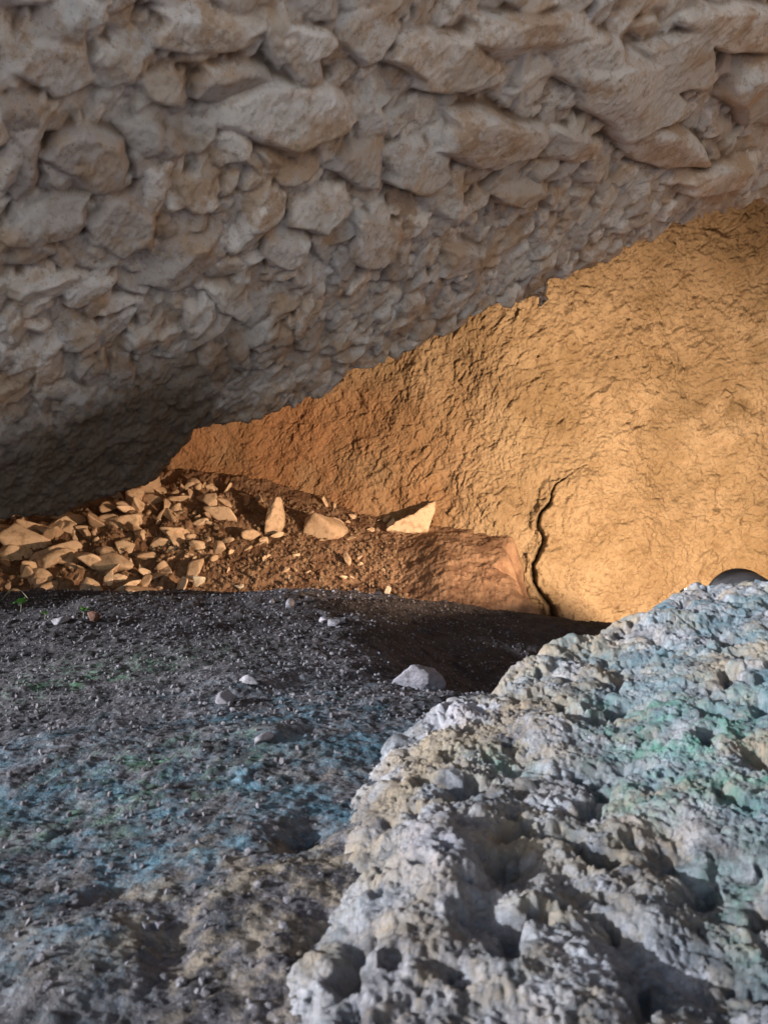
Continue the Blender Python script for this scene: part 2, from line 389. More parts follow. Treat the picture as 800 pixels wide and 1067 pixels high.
def build_floor():
    ax = axis([(-60, -8, 8), (-8, -2.6, .3), (-2.6, -1.9, .02), (-1.9, 1.3, .0034), (1.3, 2.8, .03), (2.8, 8, .5), (8, 60, 8)])
    ys = [.45]
    while ys[-1] < 3.35: ys.append(ys[-1] + max(.0022, .0021 * ys[-1]))
    ay = np.concatenate([axis([(-60, -8, 8), (-8, -1, .3), (-1, .45, .04)])[:-1], np.array(ys), axis([(3.36, 5.2, .009), (5.2, 8, .4), (8, 60, 8)])])
    X, Y = np.meshgrid(ax, ay)
    Z = floor_low(X, Y)
    P3 = (X, Y, np.zeros_like(X))
    near = sstep(-2.8, -1.7, X) * sstep(-.2, .5, Y) * (1 - sstep(1.5, 2.6, X)) * (1 - sstep(5.2, 5.8, Y))
    # slanting furrows: stretched noise
    c, s_ = math.cos(.62), math.sin(.62)
    U = (X * c + Y * s_) * .45; W = -X * s_ + Y * c
    H = .030 * fbm((U, W, 0 * X), 4, 4, .45, 2) + .009 * fbm((U * 1.4, W, 0 * X), 20, 3, .55, 4)
    H += .0062 * fbm(P3, 42, 4, .68, 8) + .0030 * fbm(P3, 120, 2, .6, 12, 'billow')
    rng = np.random.default_rng(3)
    # clods pressed into the soil
    N = 5200; cy = .5 + 2.9 * rng.random(N) ** .8; cx = rng.uniform(-.62, .62, N) * np.maximum(cy, .5)
    cx = np.clip(cx, -1.85, 1.25)
    for i in range(N):
        r = (.003 + .013 * rng.random() ** 4) * (.3 + .45 * cy[i]); a = rng.uniform(0, 3.14); e = rng.uniform(1, 1.5)
        R = np.array([[math.cos(a), -math.sin(a)], [math.sin(a), math.cos(a)]])
        j = np.searchsorted(ay, cy[i]); k = np.searchsorted(ax, cx[i])
        stamp(H, None, None, ax, ay, cx[i], cy[i], R @ np.diag([r * e, r]), r * rng.uniform(.35, .7), H[j, k] - .2 * r, rng, 0, flat=.35, k=None)
    for (px, py, rp, h) in ((315, 868, 22, -.022), (180, 985, 30, -.022), (350, 985, 30, -.016), (120, 930, 26, -.01), (240, 715, 40, .008), (335, 635, 60, .022), (300, 625, 18, .012),
                            (60, 655, 50, .015), (100, 632, 22, .012), (280, 770, 22, .014), (250, 860, 50, .01), (60, 1000, 60, .01)):
        x0, y0 = px_floor(px, py); bump(H, ax, ay, x0, y0, rp / F * y0, h, rp / F * y0 * 1.8)
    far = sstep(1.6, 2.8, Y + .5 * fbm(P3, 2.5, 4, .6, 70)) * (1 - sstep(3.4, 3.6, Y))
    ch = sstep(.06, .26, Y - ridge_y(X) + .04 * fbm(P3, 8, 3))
    H = H * near + (1 - near) * .05 * fbm(P3, .6, 3)
    sm = 1 - .5 * sstep(.05, .3, X)
    H = H * (1 - ch * sstep(.05, .3, X) * .6) + ch * near * (.030 * fbm(P3, 7, 5, .62, 50) + .012 * sm * fbm(P3, 30, 3, .6, 51, 'billow'))
    H = H + ch * sstep(-.7, -1.2, X) * .10 * fbm(P3, 6, 4, .55, 66)
    P = np.stack([X, Y, Z + H], -1)
    def blob(px, py, rx, ry_, rot=0):
        x0, y0 = px_floor(px, py); u = X - x0; v = Y - y0; cc, ss = math.cos(rot), math.sin(rot)
        return np.exp(-(((u * cc + v * ss) / rx) ** 2 + ((-u * ss + v * cc) / ry_) ** 2))
    blue = .72 * np.clip(1.5 * blob(270, 825, .24, .11, .55) + .9 * blob(90, 900, .22, .10, .5) + .8 * blob(350, 740, .22, .3, .9) + .7 * blob(380, 790, .1, .2) + .8 * blob(20, 830, .25, .16, .4) + .5 * blob(90, 770, .3, .15, .3)
                   + .6 * blob(60, 1000, .12, .1) + .5 * blob(210, 890, .2, .1, .6), 0, 1)
    green = np.clip(.9 * blob(40, 715, .3, .10, .6) + .6 * blob(180, 790, .2, .10, .5) + .35 * blob(120, 690, .3, .12, .4) + .5 * blob(90, 850, .2, .1, .5), 0, 1)
    tan = .8 * np.clip(1.0 * blob(330, 900, .13, .12) + .8 * blob(260, 960, .16, .12) + .6 * blob(150, 960, .12, .1) + .7 * blob(340, 800, .08, .06) + .6 * blob(320, 1040, .1, .06), 0, 1)
    outs = np.clip(1 - sstep(-1.2, -.4, Y) + (1 - sstep(-3.0, -2.3, X)) * (1 - sstep(1.5, 2.6, Y)), 0, 1)
    me = mesh_arrays('ground', P.reshape(-1, 3), grid_faces(*X.shape), True,
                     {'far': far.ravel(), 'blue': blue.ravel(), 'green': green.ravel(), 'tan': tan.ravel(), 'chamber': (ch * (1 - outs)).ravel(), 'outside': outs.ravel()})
    tag(link('ground', me, M_FLOOR), kind='structure')
    return ax, ay, Z + H
FAX, FAY, FZ = build_floor()
def ground_at(x, y):
    i = min(max(np.searchsorted(FAX, x), 1), len(FAX) - 1); j = min(max(np.searchsorted(FAY, y), 1), len(FAY) - 1)
    return float(FZ[j, i])

# ------------------------------------------------------------------ BACK WALL
WP = np.array([(-2.35, 2.35), (-3.1, 2.7), (-3.35, 3.6), (-3.0, 4.5), (-2.2, 4.95), (-1.3, 5.05), (-.4, 4.95), (.3, 4.72), (.8, 4.5), (1.35, 4.45), (2.0, 4.4), (2.8, 4.0), (3.3, 2.8), (3.5, 1.6), (3.4, 0), (3.2, -1.4)])
def smooth_poly(p, n=60):
    out = []
    for i in range(len(p) - 1):
        p0 = p[max(i - 1, 0)]; p1 = p[i]; p2 = p[i + 1]; p3 = p[min(i + 2, len(p) - 1)]
        for t in np.linspace(0, 1, n, endpoint=False):
            out.append(.5 * ((2 * p1) + (-p0 + p2) * t + (2 * p0 - 5 * p1 + 4 * p2 - p3) * t * t + (-p0 + 3 * p1 - 3 * p2 + p3) * t ** 3))
    out.append(p[-1]); return np.array(out)
WC = smooth_poly(WP); WS = np.concatenate([[0], np.cumsum(np.hypot(*np.diff(WC, axis=0).T))])
def wall_base(s, z):
    x = np.interp(s, WS, WC[:, 0]); y = np.interp(s, WS, WC[:, 1])
    # the wall leans over the chamber as it rises and hollows at mid height
    y = y - .10 * np.clip(z - .2, 0, None) ** 1.5 + .05 * np.sin(z * 2.6)
    return x, y
def px_wall(px, py):
    a, b = sx(px), sy(py)
    ss = np.linspace(WS[0], WS[-1], 3000); best = None; z = b * 4.5
    for _ in range(6):
        x, y = wall_base(ss, z); m = (y > 2.5); e = np.where(m, np.abs(x / np.maximum(y, .1) - a), 9); i = int(np.argmin(e)); z = b * y[i]
    return ss[i], z
def build_wall():
    s0 = px_wall(-40, 560)[0]; s1 = px_wall(860, 400)[0]
    a_s = axis([(0, s0, .06), (s0, s1, .0048), (s1, WS[-1], .07)])
    a_z = axis([(-1.1, -.75, .05), (-.75, 1.9, .0048), (1.9, 3.6, .08)])
    Sg, Zg = np.meshgrid(a_s, a_z)
    X, Y = wall_base(Sg, Zg)
    P3 = (X, Y, Zg)
    H = .11 * fbm(P3, 1.3, 3, .5, 3) + .045 * fbm(P3, 3.6, 3, .5, 14)
    rng = np.random.default_rng(17)
    # crack with the right-hand block standing proud
    crk = np.array([px_wall(*p) for p in ((612, 484), (603, 487), (588, 498), (577, 507), (572, 524), (563, 534), (561, 548), (566, 562), (560, 575), (555, 592), (557, 608), (566, 622), (574, 634), (577, 650))])
    crk = smooth_poly(crk, 5)
    D = np.full(X.shape, 9.); T = np.zeros(X.shape)
    i0, i1 = np.searchsorted(a_s, [crk[:, 0].min() - .35, crk[:, 0].max() + .35]); j0, j1 = np.searchsorted(a_z, [-.75, crk[:, 1].max() + .3])
    PP = tuple(q[j0:j1, i0:i1] for q in P3); ss = Sg[j0:j1, i0:i1] + .016 * fbm(PP, 12, 5, .7); zz = Zg[j0:j1, i0:i1] + .016 * fbm(PP, 12, 5, .7, 33); d = np.full(ss.shape, 9.); sg = np.zeros(ss.shape)
    for k in range(len(crk) - 1):
        a, b = crk[k], crk[k + 1]; ab = b - a; L2 = ab @ ab
        t = np.clip(((ss - a[0]) * ab[0] + (zz - a[1]) * ab[1]) / L2, 0, 1)
        dx = ss - a[0] - t * ab[0]; dz = zz - a[1] - t * ab[1]; q = np.hypot(dx, dz); m = q < d
        cr = ab[0] * (zz - a[1]) - ab[1] * (ss - a[0])
        d[m] = q[m]; sg[m] = np.sign(cr)[m]
    D[j0:j1, i0:i1] = d; T[j0:j1, i0:i1] = sg
    right = (T > 0)
    fadez = (1 - sstep(crk[:, 1].max() - .1, crk[:, 1].max() + .02, Zg))
    H += np.where(right, .024 * np.exp(-D / .16) * fadez * sstep(.40, .0, Zg), 0)
    wd = (.0016 + .0085 * sstep(.30, -.15, Zg)) * np.clip(1 + 1.5 * fbm(P3, 9, 3, .6, 44), .25, 2) * (.35 + .65 * fadez)
    # left of the crack: a shallow niche
    H -= np.where(T < 0, .05 * np.exp(-((D - .08) / .08) ** 2) * fadez, 0)
    crackmask = np.exp(-(D / (wd * 1.3)) ** 2)
    # flakes and tool-like chips, many thousand small facets
    N = 19000; cs = rng.uniform(s0, s1, N); cz = rng.uniform(-.7, 1.85, N)
    mid = (s0 + s1) / 2
    base = H.copy()
    for i in range(N):
        rt = (cs[i] - s0) / (s1 - s0)
        r = (.008 + .028 * rng.random() ** 2.6) * (.8 + .35 * rt); a = rng.normal(.9 if rt > .55 else .3, .55); e = rng.uniform(1, 2.1)
        R = np.array([[math.cos(a), -math.sin(a)], [math.sin(a), math.cos(a)]])
        j = min(np.searchsorted(a_z, cz[i]), len(a_z) - 1); k = min(np.searchsorted(a_s, cs[i]), len(a_s) - 1)
        amp = (.14 + .46 * rt) * (1.0 if rng.random() < .85 else 1.7)
        stamp(H, None, None, a_s, a_z, cs[i], cz[i], R @ np.diag([r * e, r]), r * amp * rng.uniform(.5, 1.2), base[j, k] + rng.uniform(-.3, .15) * r * .4, rng, 0, flat=.55, k=None, slope=(.8, 4), nside=(4, 7))
    # short dark cracks / pick marks
    for i in range(900):
        c = (rng.uniform(s0, s1), rng.uniform(-.5, 1.8)); r = rng.uniform(.012, .05); a = rng.normal(.7, .7); th = rng.uniform(.0035, .007)
        R = np.array([[math.cos(a), -math.sin(a)], [math.sin(a), math.cos(a)]])
        stamp(H, None, None, a_s, a_z, c[0], c[1], R @ np.diag([r, th]), rng.uniform(.010, .022), 0, rng, 0, flat=.1, mode='sub')
    H -= .13 * np.exp(-(D / wd) ** 2) * (.35 + .65 * sstep(.4, .1, Zg))
    H += .013 * fbm(P3, 14, 4, .6, 23) + .016 * sstep(-.5, 1.2, X) * fbm(P3, 27, 4, .65, 24, 'billow') + .010 * fbm(P3, 55, 3, .6, 25, 'ridge')
    # left wall lower part: slight overhang ledge marks
    vis = sstep(s0 - .3, s0, Sg) * (1 - sstep(s1, s1 + .4, Sg)); H = H * vis + (1 - vis) * .15 * fbm(P3, 1.1, 4, .55, 3)
    P = np.stack([X, Y, Zg], -1); n = normals(P)
    fl = n[len(a_z) // 2, len(a_s) // 2]
    if fl[1] > 0: n = -n
    P = P + n * H[..., None]
    red = np.clip(sstep(.9, -.5, X) * (1 - sstep(.4, 1.2, Zg)) * (.70 + .9 * fbm(P3, 2.2, 3, off=60)), 0, .75)
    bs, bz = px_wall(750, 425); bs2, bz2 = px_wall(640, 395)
    dark_band = np.exp(-((Sg - bs) / .42) ** 2 - ((Zg - bz - .15 * (Sg - bs)) / .13) ** 2) + .6 * np.exp(-((Sg - bs2) / .5) ** 2 - ((Zg - bz2) / .10) ** 2)  # darker band across the right half of the wall
    dark = np.clip(crackmask + .9 * dark_band * sstep(-.45, .3, fbm(P3, 5, 4, .6, 81)) + .5 * sstep(.25, .6, fbm(P3, 3.1, 4, .6, 77)), 0, 1)
    flip = fl[1] > 0
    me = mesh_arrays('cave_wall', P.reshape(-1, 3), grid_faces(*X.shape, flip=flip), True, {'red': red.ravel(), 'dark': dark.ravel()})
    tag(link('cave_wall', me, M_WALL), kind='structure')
build_wall()

# ------------------------------------------------------------------ FOREGROUND BOULDER
BPOLY = np.array([(-.22, .30), (-.21, .60), (-.17, .76), (-.12, .95), (-.11, 1.12), (-.10, 1.25), (-.045, 1.40), (.045, 1.54), (.15, 1.60), (.24, 1.68), (.32, 1.80), (.44, 1.86), (.58, 1.92), (.72, 2.12), (.9, 2.3), (1.15, 2.38), (1.6, 2.35), (1.9, 1.6), (1.7, .3), (.8, .12), (.1, .15)])
def bplane(x, y): return -.515 + .17 * x + .095 * y
def px_b(px, py):
    a, b = sx(px), sy(py); t = -.515 / (b - .17 * a - .095); return a * t, t
def poly_sd(X, Y, poly):
    d = np.full(X.shape, 1e9); ins = np.zeros(X.shape, bool)
    for k in range(len(poly)):
        a = poly[k]; b = poly[(k + 1) % len(poly)]; ab = b - a
        t = np.clip(((X - a[0]) * ab[0] + (Y - a[1]) * ab[1]) / (ab @ ab), 0, 1)
        d = np.minimum(d, np.hypot(X - a[0] - t * ab[0], Y - a[1] - t * ab[1]))
        c = ((a[1] > Y) != (b[1] > Y)) & (X < (b[0] - a[0]) * (Y - a[1]) / (b[1] - a[1] + 1e-12) + a[0]); ins ^= c
    return np.where(ins, d, -d)
def build_boulder():
    ys = [.1]
    while ys[-1] < 2.55: ys.append(ys[-1] + (.006 if ys[-1] < .42 else max(.0017, .0020 * ys[-1])))
    ay = np.array(ys); ax = axis([(-.34, 1.28, .0021), (1.28, 2.0, .02)])
    X, Y = np.meshgrid(ax, ay); P2 = (X, Y, 0 * X)
    sd = poly_sd(X, Y, BPOLY) + .030 * fbm(P2, 7, 3, off=3) + .012 * fbm(P2, 24, 3, off=5)
    H = np.zeros_like(X)
    for (px, py, rp, h) in ((470, 925, 52, .050), (455, 965, 40, .022), (525, 930, 34, -.045), (480, 890, 22, -.02), (500, 1000, 28, -.03), (535, 797, 26, -.040), (515, 790, 20, .026), (425, 768, 20, -.028), (400, 790, 24, .018),
                            (470, 742, 20, .02), (492, 722, 16, -.012), (380, 820, 24, .02), (415, 860, 24, -.025), (385, 885, 22, .02), (340, 1030, 34, .022), (372, 1040, 22, -.028), (545, 690, 30, .02), (610, 665, 22, .012),
                            (620, 678, 34, -.02), (575, 672, 24, .02), (700, 640, 40, .02), (690, 885, 22, -.022), (660, 870, 26, .015), (740, 930, 26, -.026), (770, 905, 22, -.02), (700, 1040, 55, -.035), (650, 1000, 30, -.028), (760, 1040, 40, -.03),
                            (610, 850, 30, -.018), (580, 840, 26, .012), (640, 735, 26, -.014), (560, 760, 26, .012), (620, 770, 30, .008), (725, 770, 50, .012), (590, 940, 26, -.016), (560, 960, 30, .018), (620, 920, 26, .016), (680, 960, 34, .02),
                            (660, 690, 30, -.012), (760, 660, 26, -.012), (770, 700, 40, .014), (750, 625, 30, .006)):
        x0, y0 = px_b(px, py); bump(H, ax, ay, x0, y0, rp / F * y0, h * (.85 if h > 0 else 1.1), rp / F * y0 * 1.5, 2.8)
    prof = 1 - (1 - np.clip(sd / (.15 + .05 * sstep(1.1, .7, Y)), 0, 1)) ** 2.4
    zf = floor_low(X, Y) - .12
    top = np.minimum(bplane(X, Y), -.098 * Y) + .5 * H
    # keep the body clear of the ground: the flank is at least a few cm high
    top = np.maximum(top, floor_low(X, Y) + (.05 - .006 * sstep(1.0, .7, Y)) * sstep(0, .2, sd))
    Z = zf + (top - zf) * prof + np.minimum(sd, 0) * 1.2
    P = np.stack([X, Y, Z], -1)
    # domain-warped crumbly lumps in 3-D, pushed out along the smoothed normal
    Q = (P[..., 0], P[..., 1], P[..., 2])
    wv = .05
    w = [fbm(Q, 9, 2, .5, o) * wv for o in (1, 20, 40)]
    Qw = tuple(a + b for a, b in zip(Q, w))
    D = .5 * H * prof
    D = D + .022 * fbm(Q, 6, 3, .5, 7) + .013 * fbm(Q, 14, 3, .6, 17) + (.65 + .35 * sstep(-.35, .35, fbm(Q, 5, 2, .5, 71))) * (.0080 * fbm(Q, 30, 4, .7, 27) + .0085 * fbm(Q, 75, 3, .85, 37) + .0050 * fbm(Q, 170, 2, .8, 39))
    # erosion pits
    pit = sstep(.18, .42, fbm(Qw, 13, 2, .5, 57)); D = D - .046 * pit; D = D - .018 * sstep(.3, .6, fbm(Q, 42, 2, .5, 58))
    rng = np.random.default_rng(23)
    for i in range(620):
        y0 = .45 + 1.9 * rng.random(); x0 = rng.uniform(-.1, 1.2); r = (.004 + .020 * rng.random() ** 2.6) * (.6 + .5 * y0); a = rng.uniform(0, 3.14); e = rng.uniform(1, 1.8)
        RM = np.array([[math.cos(a), -math.sin(a)], [math.sin(a), math.cos(a)]])
        stamp(D, None, None, ax, ay, x0, y0, RM @ np.diag([r * e, r]), r * rng.uniform(.9, 1.7), 0, rng, 0, flat=.2, k=10, slope=(1.2, 3.), mode='sub')
    N = 13000
    cy = .4 + 2.0 * rng.random(N); cx = rng.uniform(-.15, 1.25, N)
    for i in range(N):
        r = (.0025 + .009 * rng.random() ** 3.) * (.45 + .55 * cy[i]); a = rng.uniform(0, 3.14); e = rng.uniform(1, 1.4)
        j = min(np.searchsorted(ay, cy[i]), len(ay) - 1); k = min(np.searchsorted(ax, cx[i]), len(ax) - 1)
        if sd[j, k] < .02: continue
        R = np.array([[math.cos(a), -math.sin(a)], [math.sin(a), math.cos(a)]])
        stamp(D, None, None, ax, ay, cx[i], cy[i], R @ np.diag([r * e, r]), r * rng.uniform(.3, .7), D[j, k] - .15 * r, rng, 0, flat=.35, k=None)
    n = normals(P); n[..., 2] = np.abs(n[..., 2])
    for _ in range(12):
        n[1:-1, 1:-1] = (n[1:-1, 1:-1] * 2 + n[:-2, 1:-1] + n[2:, 1:-1] + n[1:-1, :-2] + n[1:-1, 2:]) / 6
    n /= np.linalg.norm(n, axis=-1)[..., None]
    P = P + n * D[..., None]
    def blob(px, py, rx, ry_):
        x0, y0 = px_b(px, py); return np.exp(-(((X - x0) / rx) ** 2 + ((Y - y0) / ry_) ** 2))
    nb = fbm(P2, 4, 3, off=90)
    blue = np.clip(sstep(.15, .55, X + .25 * nb - .12 * (Y < 1) ) * (.35 + .65 * sstep(.75, 1.15, Y)) + .3, 0, 1) * (1 - .55 * blob(560, 760, .22, .25))
    green = np.clip(1.5 * blob(750, 775, .13, .17) + .9 * blob(640, 740, .06, .10) + .8 * blob(795, 960, .05, .12) + .7 * blob(515, 800, .05, .08) + .5 * blob(650, 830, .08, .1), 0, 1)
    tan = np.clip(1.2 * blob(540, 745, .14, .20) + 1.0 * blob(440, 820, .10, .13) + .8 * blob(420, 900, .07, .10) + .7 * blob(590, 900, .10, .10) + .6 * blob(430, 1050, .1, .06) + .5 * blob(680, 900, .08, .08), 0, 1)
    white = np.clip(np.exp(-(np.clip(sd, 0, 1) / .055) ** 2) * sstep(1.95, 1.5, Y) + .5 * blob(455, 940, .05, .08) + .7 * blob(470, 745, .05, .06), 0, 1)
    m = sd > -.10
    FC = grid_faces(*X.shape); keep = m.ravel()[FC].all(1); FC = FC[keep]; used, inv = np.unique(FC, return_inverse=True)
    me = mesh_arrays('boulder', P.reshape(-1, 3)[used], inv.reshape(-1, 4), True, {k: v.ravel()[used] for k, v in (('blue', blue), ('green', green), ('tan', tan), ('white', white))})
    tag(link('boulder', me, M_BOUL), 'huge crumbly grey boulder with pale edges and blue-green tints, filling the lower right foreground', 'boulder')
build_boulder()

# ------------------------------------------------------------------ ROCKS
def ico(sub):
    import bmesh
    bm = bmesh.new(); bmesh.ops.create_icosphere(bm, subdivisions=sub, radius=1)
    V = np.array([v.co[:] for v in bm.verts]); Fc = np.array([[v.index for v in f.verts] for f in bm.faces]); bm.free(); return V, Fc
ICO = {k: ico(k) for k in (1, 3, 4, 5)}
def rock_mesh(name, mat, seed, dims, sub=4, planes=11, sharp=16, rough=.05, top=None):
    """faceted stone: unit sphere clipped by random planes (softly), stretched to dims, weathered"""
    rng = np.random.default_rng(seed); V, Fc = ICO[sub]
    N = rng.normal(size=(planes, 3)); N /= np.linalg.norm(N, axis=1)[:, None]; d = rng.uniform(.42, .92, planes)
    if top is not None: N = np.concatenate([N, np.array(top)[:, :3]]); N /= np.linalg.norm(N, axis=1)[:, None]; d = np.concatenate([d, np.array(top)[:, 3]])
    r = []
    for k in range(len(N)):
        c = V @ N[k]; r.append(np.where(c > .05, d[k] / np.maximum(c, .05), 20))
    r.append(np.full(len(V), 1.25)); R = softmin([np.minimum(q, 3) for q in r], sharp)
    P = V * R[:, None]
    q = (P[:, 0] + seed * 3.1, P[:, 1], P[:, 2])
    P = P * (1 + rough * fbm(q, 2.2, 4, .55) + rough * .35 * fbm(q, 9, 3, .6))[:, None]
    P = P * np.array(dims)
    me = mesh_arrays(name, P, Fc, True); me.materials.append(mat); return me
def place(name, me, x, y, dz=0.0, rot=(0, 0, 0), scale=1.0, **kw):
    o = bpy.data.objects.new(name, me); COL.objects.link(o)
    o.location = (x, y, ground_at(x, y) + dz); o.rotation_euler = rot; o.scale = (scale,) * 3 if not hasattr(scale, '__len__') else scale
    return tag(o, **kw)

def at(px, py):
    a, b = sx(px), sy(py); t = 3.4 if py < 622 else .4
    while t < 5.6:
        if b * t <= ground_at(a * t, t): return a * t, t
        t += .006
    return a * 4.5, 4.5
# three big rocks by the wall
x, y = at(289, 556); k = y / F
place('rock', rock_mesh('rock', M_RUB, 41, (13.5 * k, 10 * k, 21 * k), 5, 9, 20, .07), x, y, 14 * k, (0, .12, .3), label='upright blunt-topped rock left of the round one at the wall foot', cat='rock')
x, y = at(333, 555)
place('rock', rock_mesh('rock', M_RUB, 52, (25 * k, 15 * k, 18 * k), 5, 8, 14, .05), x, y, 9 * k, (0, .1, .2), label='broad domed tan rock between the upright rock and the triangular slab', cat='rock')
def slab():
    import bmesh
    x, y = at(428, 554); k = y / F
    out = [(-27, -1), (-16, 7), (2, 15), (18, 25), (25, 29), (24, 12), (16, -2), (0, -4), (-15, -4)]
    bm = bmesh.new(); f = [bm.verts.new((a * k, -5 * k, b * k)) for a, b in out]; bk = [bm.verts.new((a * k * .95 + 2 * k, 6 * k, b * k * .95)) for a, b in out]
    n = len(out); bm.faces.new(f[::-1]) ; bm.faces.new(bk)
    for i in range(n): bm.faces.new((f[i], f[(i + 1) % n], bk[(i + 1) % n], bk[i]))
    bmesh.ops.recalc_face_normals(bm, faces=bm.faces); bmesh.ops.bevel(bm, geom=bm.edges[:], offset=1.6 * k, segments=2, affect='EDGES', profile=.6)
    bmesh.ops.triangulate(bm, faces=bm.faces[:]); 
    for _ in range(3): bmesh.ops.subdivide_edges(bm, edges=[e for e in bm.edges if e.calc_length() > 3 * k], cuts=1)
    bmesh.ops.triangulate(bm, faces=bm.faces[:]); bm.normal_update()
    for v in bm.verts:
        n1 = perlin(np.array([v.co.x * 9]), np.array([v.co.y * 9]), np.array([v.co.z * 9]))[0]; n2 = perlin(np.array([v.co.x * 40]), np.array([v.co.y * 40]), np.array([v.co.z * 40]))[0]
        v.co += v.normal * float(n1 * .022 + n2 * .008)
    me = bpy.data.meshes.new('rock_slab'); bm.to_mesh(me); bm.free(); me.materials.append(M_RUB)
    for p in me.polygons: p.use_smooth = True
    place('rock_slab', me, x, y - .04, 6 * k, (-.25, 0, .1), label='pale triangular rock slab leaning at the foot of the back wall', cat='rock slab')
slab()
# key single stones: px, py, half w, half d, half h (photo px), material, label
KEY = [
 (22, 572, 25, 15, 22, M_RUB, 'big square-faced rock at the far left end of the rubble heap'),
 (112, 588, 32, 14, 9, M_RUB, 'long flat tan slab lying in the middle of the rubble heap'),
 (60, 556, 15, 9, 10, M_RUB, 'flat-topped stone in the rubble, up against the dark roof edge'),
 (73, 585, 14, 9, 9, M_RUB, 'wedge stone just left of the long flat slab in the rubble'),
 (45, 604, 14, 9, 11, M_RUB, 'pointed stone in shade at the lower left of the rubble heap'),
 (138, 522, 10, 8, 14, M_RUB, 'upright stone topmost in the rubble heap beside the roof edge'),
 (140, 546, 15, 8, 8, M_RUB, 'squarish stone below the topmost rubble stone'),
 (118, 545, 14, 8, 7, M_RUB, 'flat stone half way up the rubble between dark gaps'),
 (95, 612, 15, 9, 10, M_RUB, 'rounded stone at the bottom edge of the rubble above the dark soil'),
 (152, 583, 12, 8, 8, M_RUB, 'jagged stone with a dark hollow at its left, right part of the rubble'),
 (206, 607, 9, 7, 9, M_PALE, 'small bright cream rock casting a black shadow behind the soil ridge'),
 (248, 610, 6, 3, 3, M_PALE, 'tiny white flat chip lying right of the bright cream rock'),
 (404, 616, 6, 5, 6, M_PALE, 'small pale rounded stone on the brown slope above the black hollow'),
 (180, 561, 7, 5, 6, M_PALE, 'little pale round stone on the smooth slope right of the rubble'),
 (228, 575, 8, 6, 8, M_RUB, 'stone with a black shadow at its left on the slope below the upright rock'),
 (258, 560, 11, 7, 7, M_RUB, 'low tan stone just left of the upright rock'),
]
for i, (px, py, w, dd, h, m, lab) in enumerate(KEY):
    x, y = at(px, py + 2); k = y / F
    place('stone', rock_mesh('stone', m, 100 + i, (w * k, dd * k, h * k), 4, 10, 18, .06), x, y, h * k * .45, (random.uniform(-.2, .2), random.uniform(-.2, .2), random.uniform(-.4, .4)), label=lab, cat='stone')
# two thin splinters
for (px, py, L_, ang, lab) in ((168, 541, 12, -.75, 'thin stick-like stone splinter leaning left in the rubble near the wall'), (184, 534, 11, -.6, 'short broad splinter leaning on the wall foot right of the thin one')):
    x, y = at(px, py); k = y / F
    place('stone_splinter', rock_mesh('stone_splinter', M_RUB, int(px), (2.6 * k if px < 170 else 4.5 * k, 2.5 * k, L_ * k), 3, 9, 20, .04), x, y, 5 * k, (.3, -ang, 0), label=lab, cat='stone')

# loose rubble, each stone an object
protos = [rock_mesh('rubble_stone', M_RUB, 200 + i, (1.3, random.uniform(.7, 1.15), random.uniform(.32, .85)), 4, random.choice([6, 7, 8, 10]), 45, .06) for i in range(14)]
placed = [];  rr = random.Random(4)
def try_rubble(n, xr, yr, sz, lab, cat, grp, minf=.62, dens=None):
    c = 0; tries = 0
    while c < n and tries < 40000:
        tries += 1
        x = rr.uniform(*xr); y = rr.uniform(*yr); r = sz[0] + (sz[1] - sz[0]) * rr.random() ** 2
        if dens and rr.random() > dens(x, y): continue
        if any((x - a) ** 2 + (y - b) ** 2 < (minf * (r + q)) ** 2 for a, b, q in placed): continue
        placed.append((x, y, r)); me = rr.choice(protos)
        place('rubble_stone', me, x, y, r * rr.uniform(-.05, .45), (rr.gauss(0, .6), rr.gauss(0, .55), rr.uniform(0, 6.28)), r, label=lab, cat=cat, group=grp); c += 1
try_rubble(256, (-2.62, -.95), (3.74, 4.90), (.020, .100), 'loose angular ochre stone in the rubble heap filling the far left of the lit chamber', 'stone', 'loose stones of the rubble heap', .50)
try_rubble(42, (-1.05, .1), (4.1, 4.9), (.016, .045), 'small ochre stone on the lit slope between the rubble heap and the big rocks', 'stone', 'small stones on the lit slope', .8)

# foreground stones
x, y = at(432, 716); k = y / F
place('rock', rock_mesh('rock', M_GREY, 71, (27 * k, 22 * k, 19 * k), 5, 10, 12, .16), x, y, 7 * k, (.1, .1, .2), label='lone lumpy whitish rock on dark soil beside the black hollow', cat='rock')
x, y = at(236, 732); k = y / F
place('stone', rock_mesh('stone', M_GREY, 72, (15 * k, 12 * k, 9 * k), 4, 9, 12, .12), x, y, 4 * k, (0, .1, .5), label='grey stone with a long shadow in the middle of the dark soil', cat='stone')
FK = [(260, 712, 9, 'small grey stone just above the long-shadowed stone'), (304, 632, 9, 'grey lump on the crest of the dark soil ridge'), (338, 648, 8, 'left one of two small jagged stones under the ridge crest'), (348, 650, 7, 'right one of two small jagged stones under the ridge crest'),
      (284, 628, 4, 'tiny white pebble on the ridge crest below the shadowed slope'), (62, 648, 10, 'whitish flat stone by the green seedlings'), (98, 646, 9, 'reddish brown stone sunk beside the seedlings'), (278, 772, 11, 'pale rounded stone at the edge of the blue patch'),
      (166, 972, 7, 'small bright stone in the near soil, bottom left'), (244, 742, 5, 'little pebble below the long-shadowed stone')]
for i, (px, py, w, lab) in enumerate(FK):
    x, y = at(px, py); k = y / F
    place('stone', rock_mesh('stone', M_MOUND if 'reddish' in lab else M_GREY, 300 + i, (w * k, w * k * .8, w * k * .62), 4, 9, 14, .12), x, y, w * k * .22, (0, 0, i), label=lab, cat='stone')
pp = [rock_mesh('pebble', M_GREY, 400 + i, (1, .8, .65), 3, 9, 12, .1) for i in range(6)]
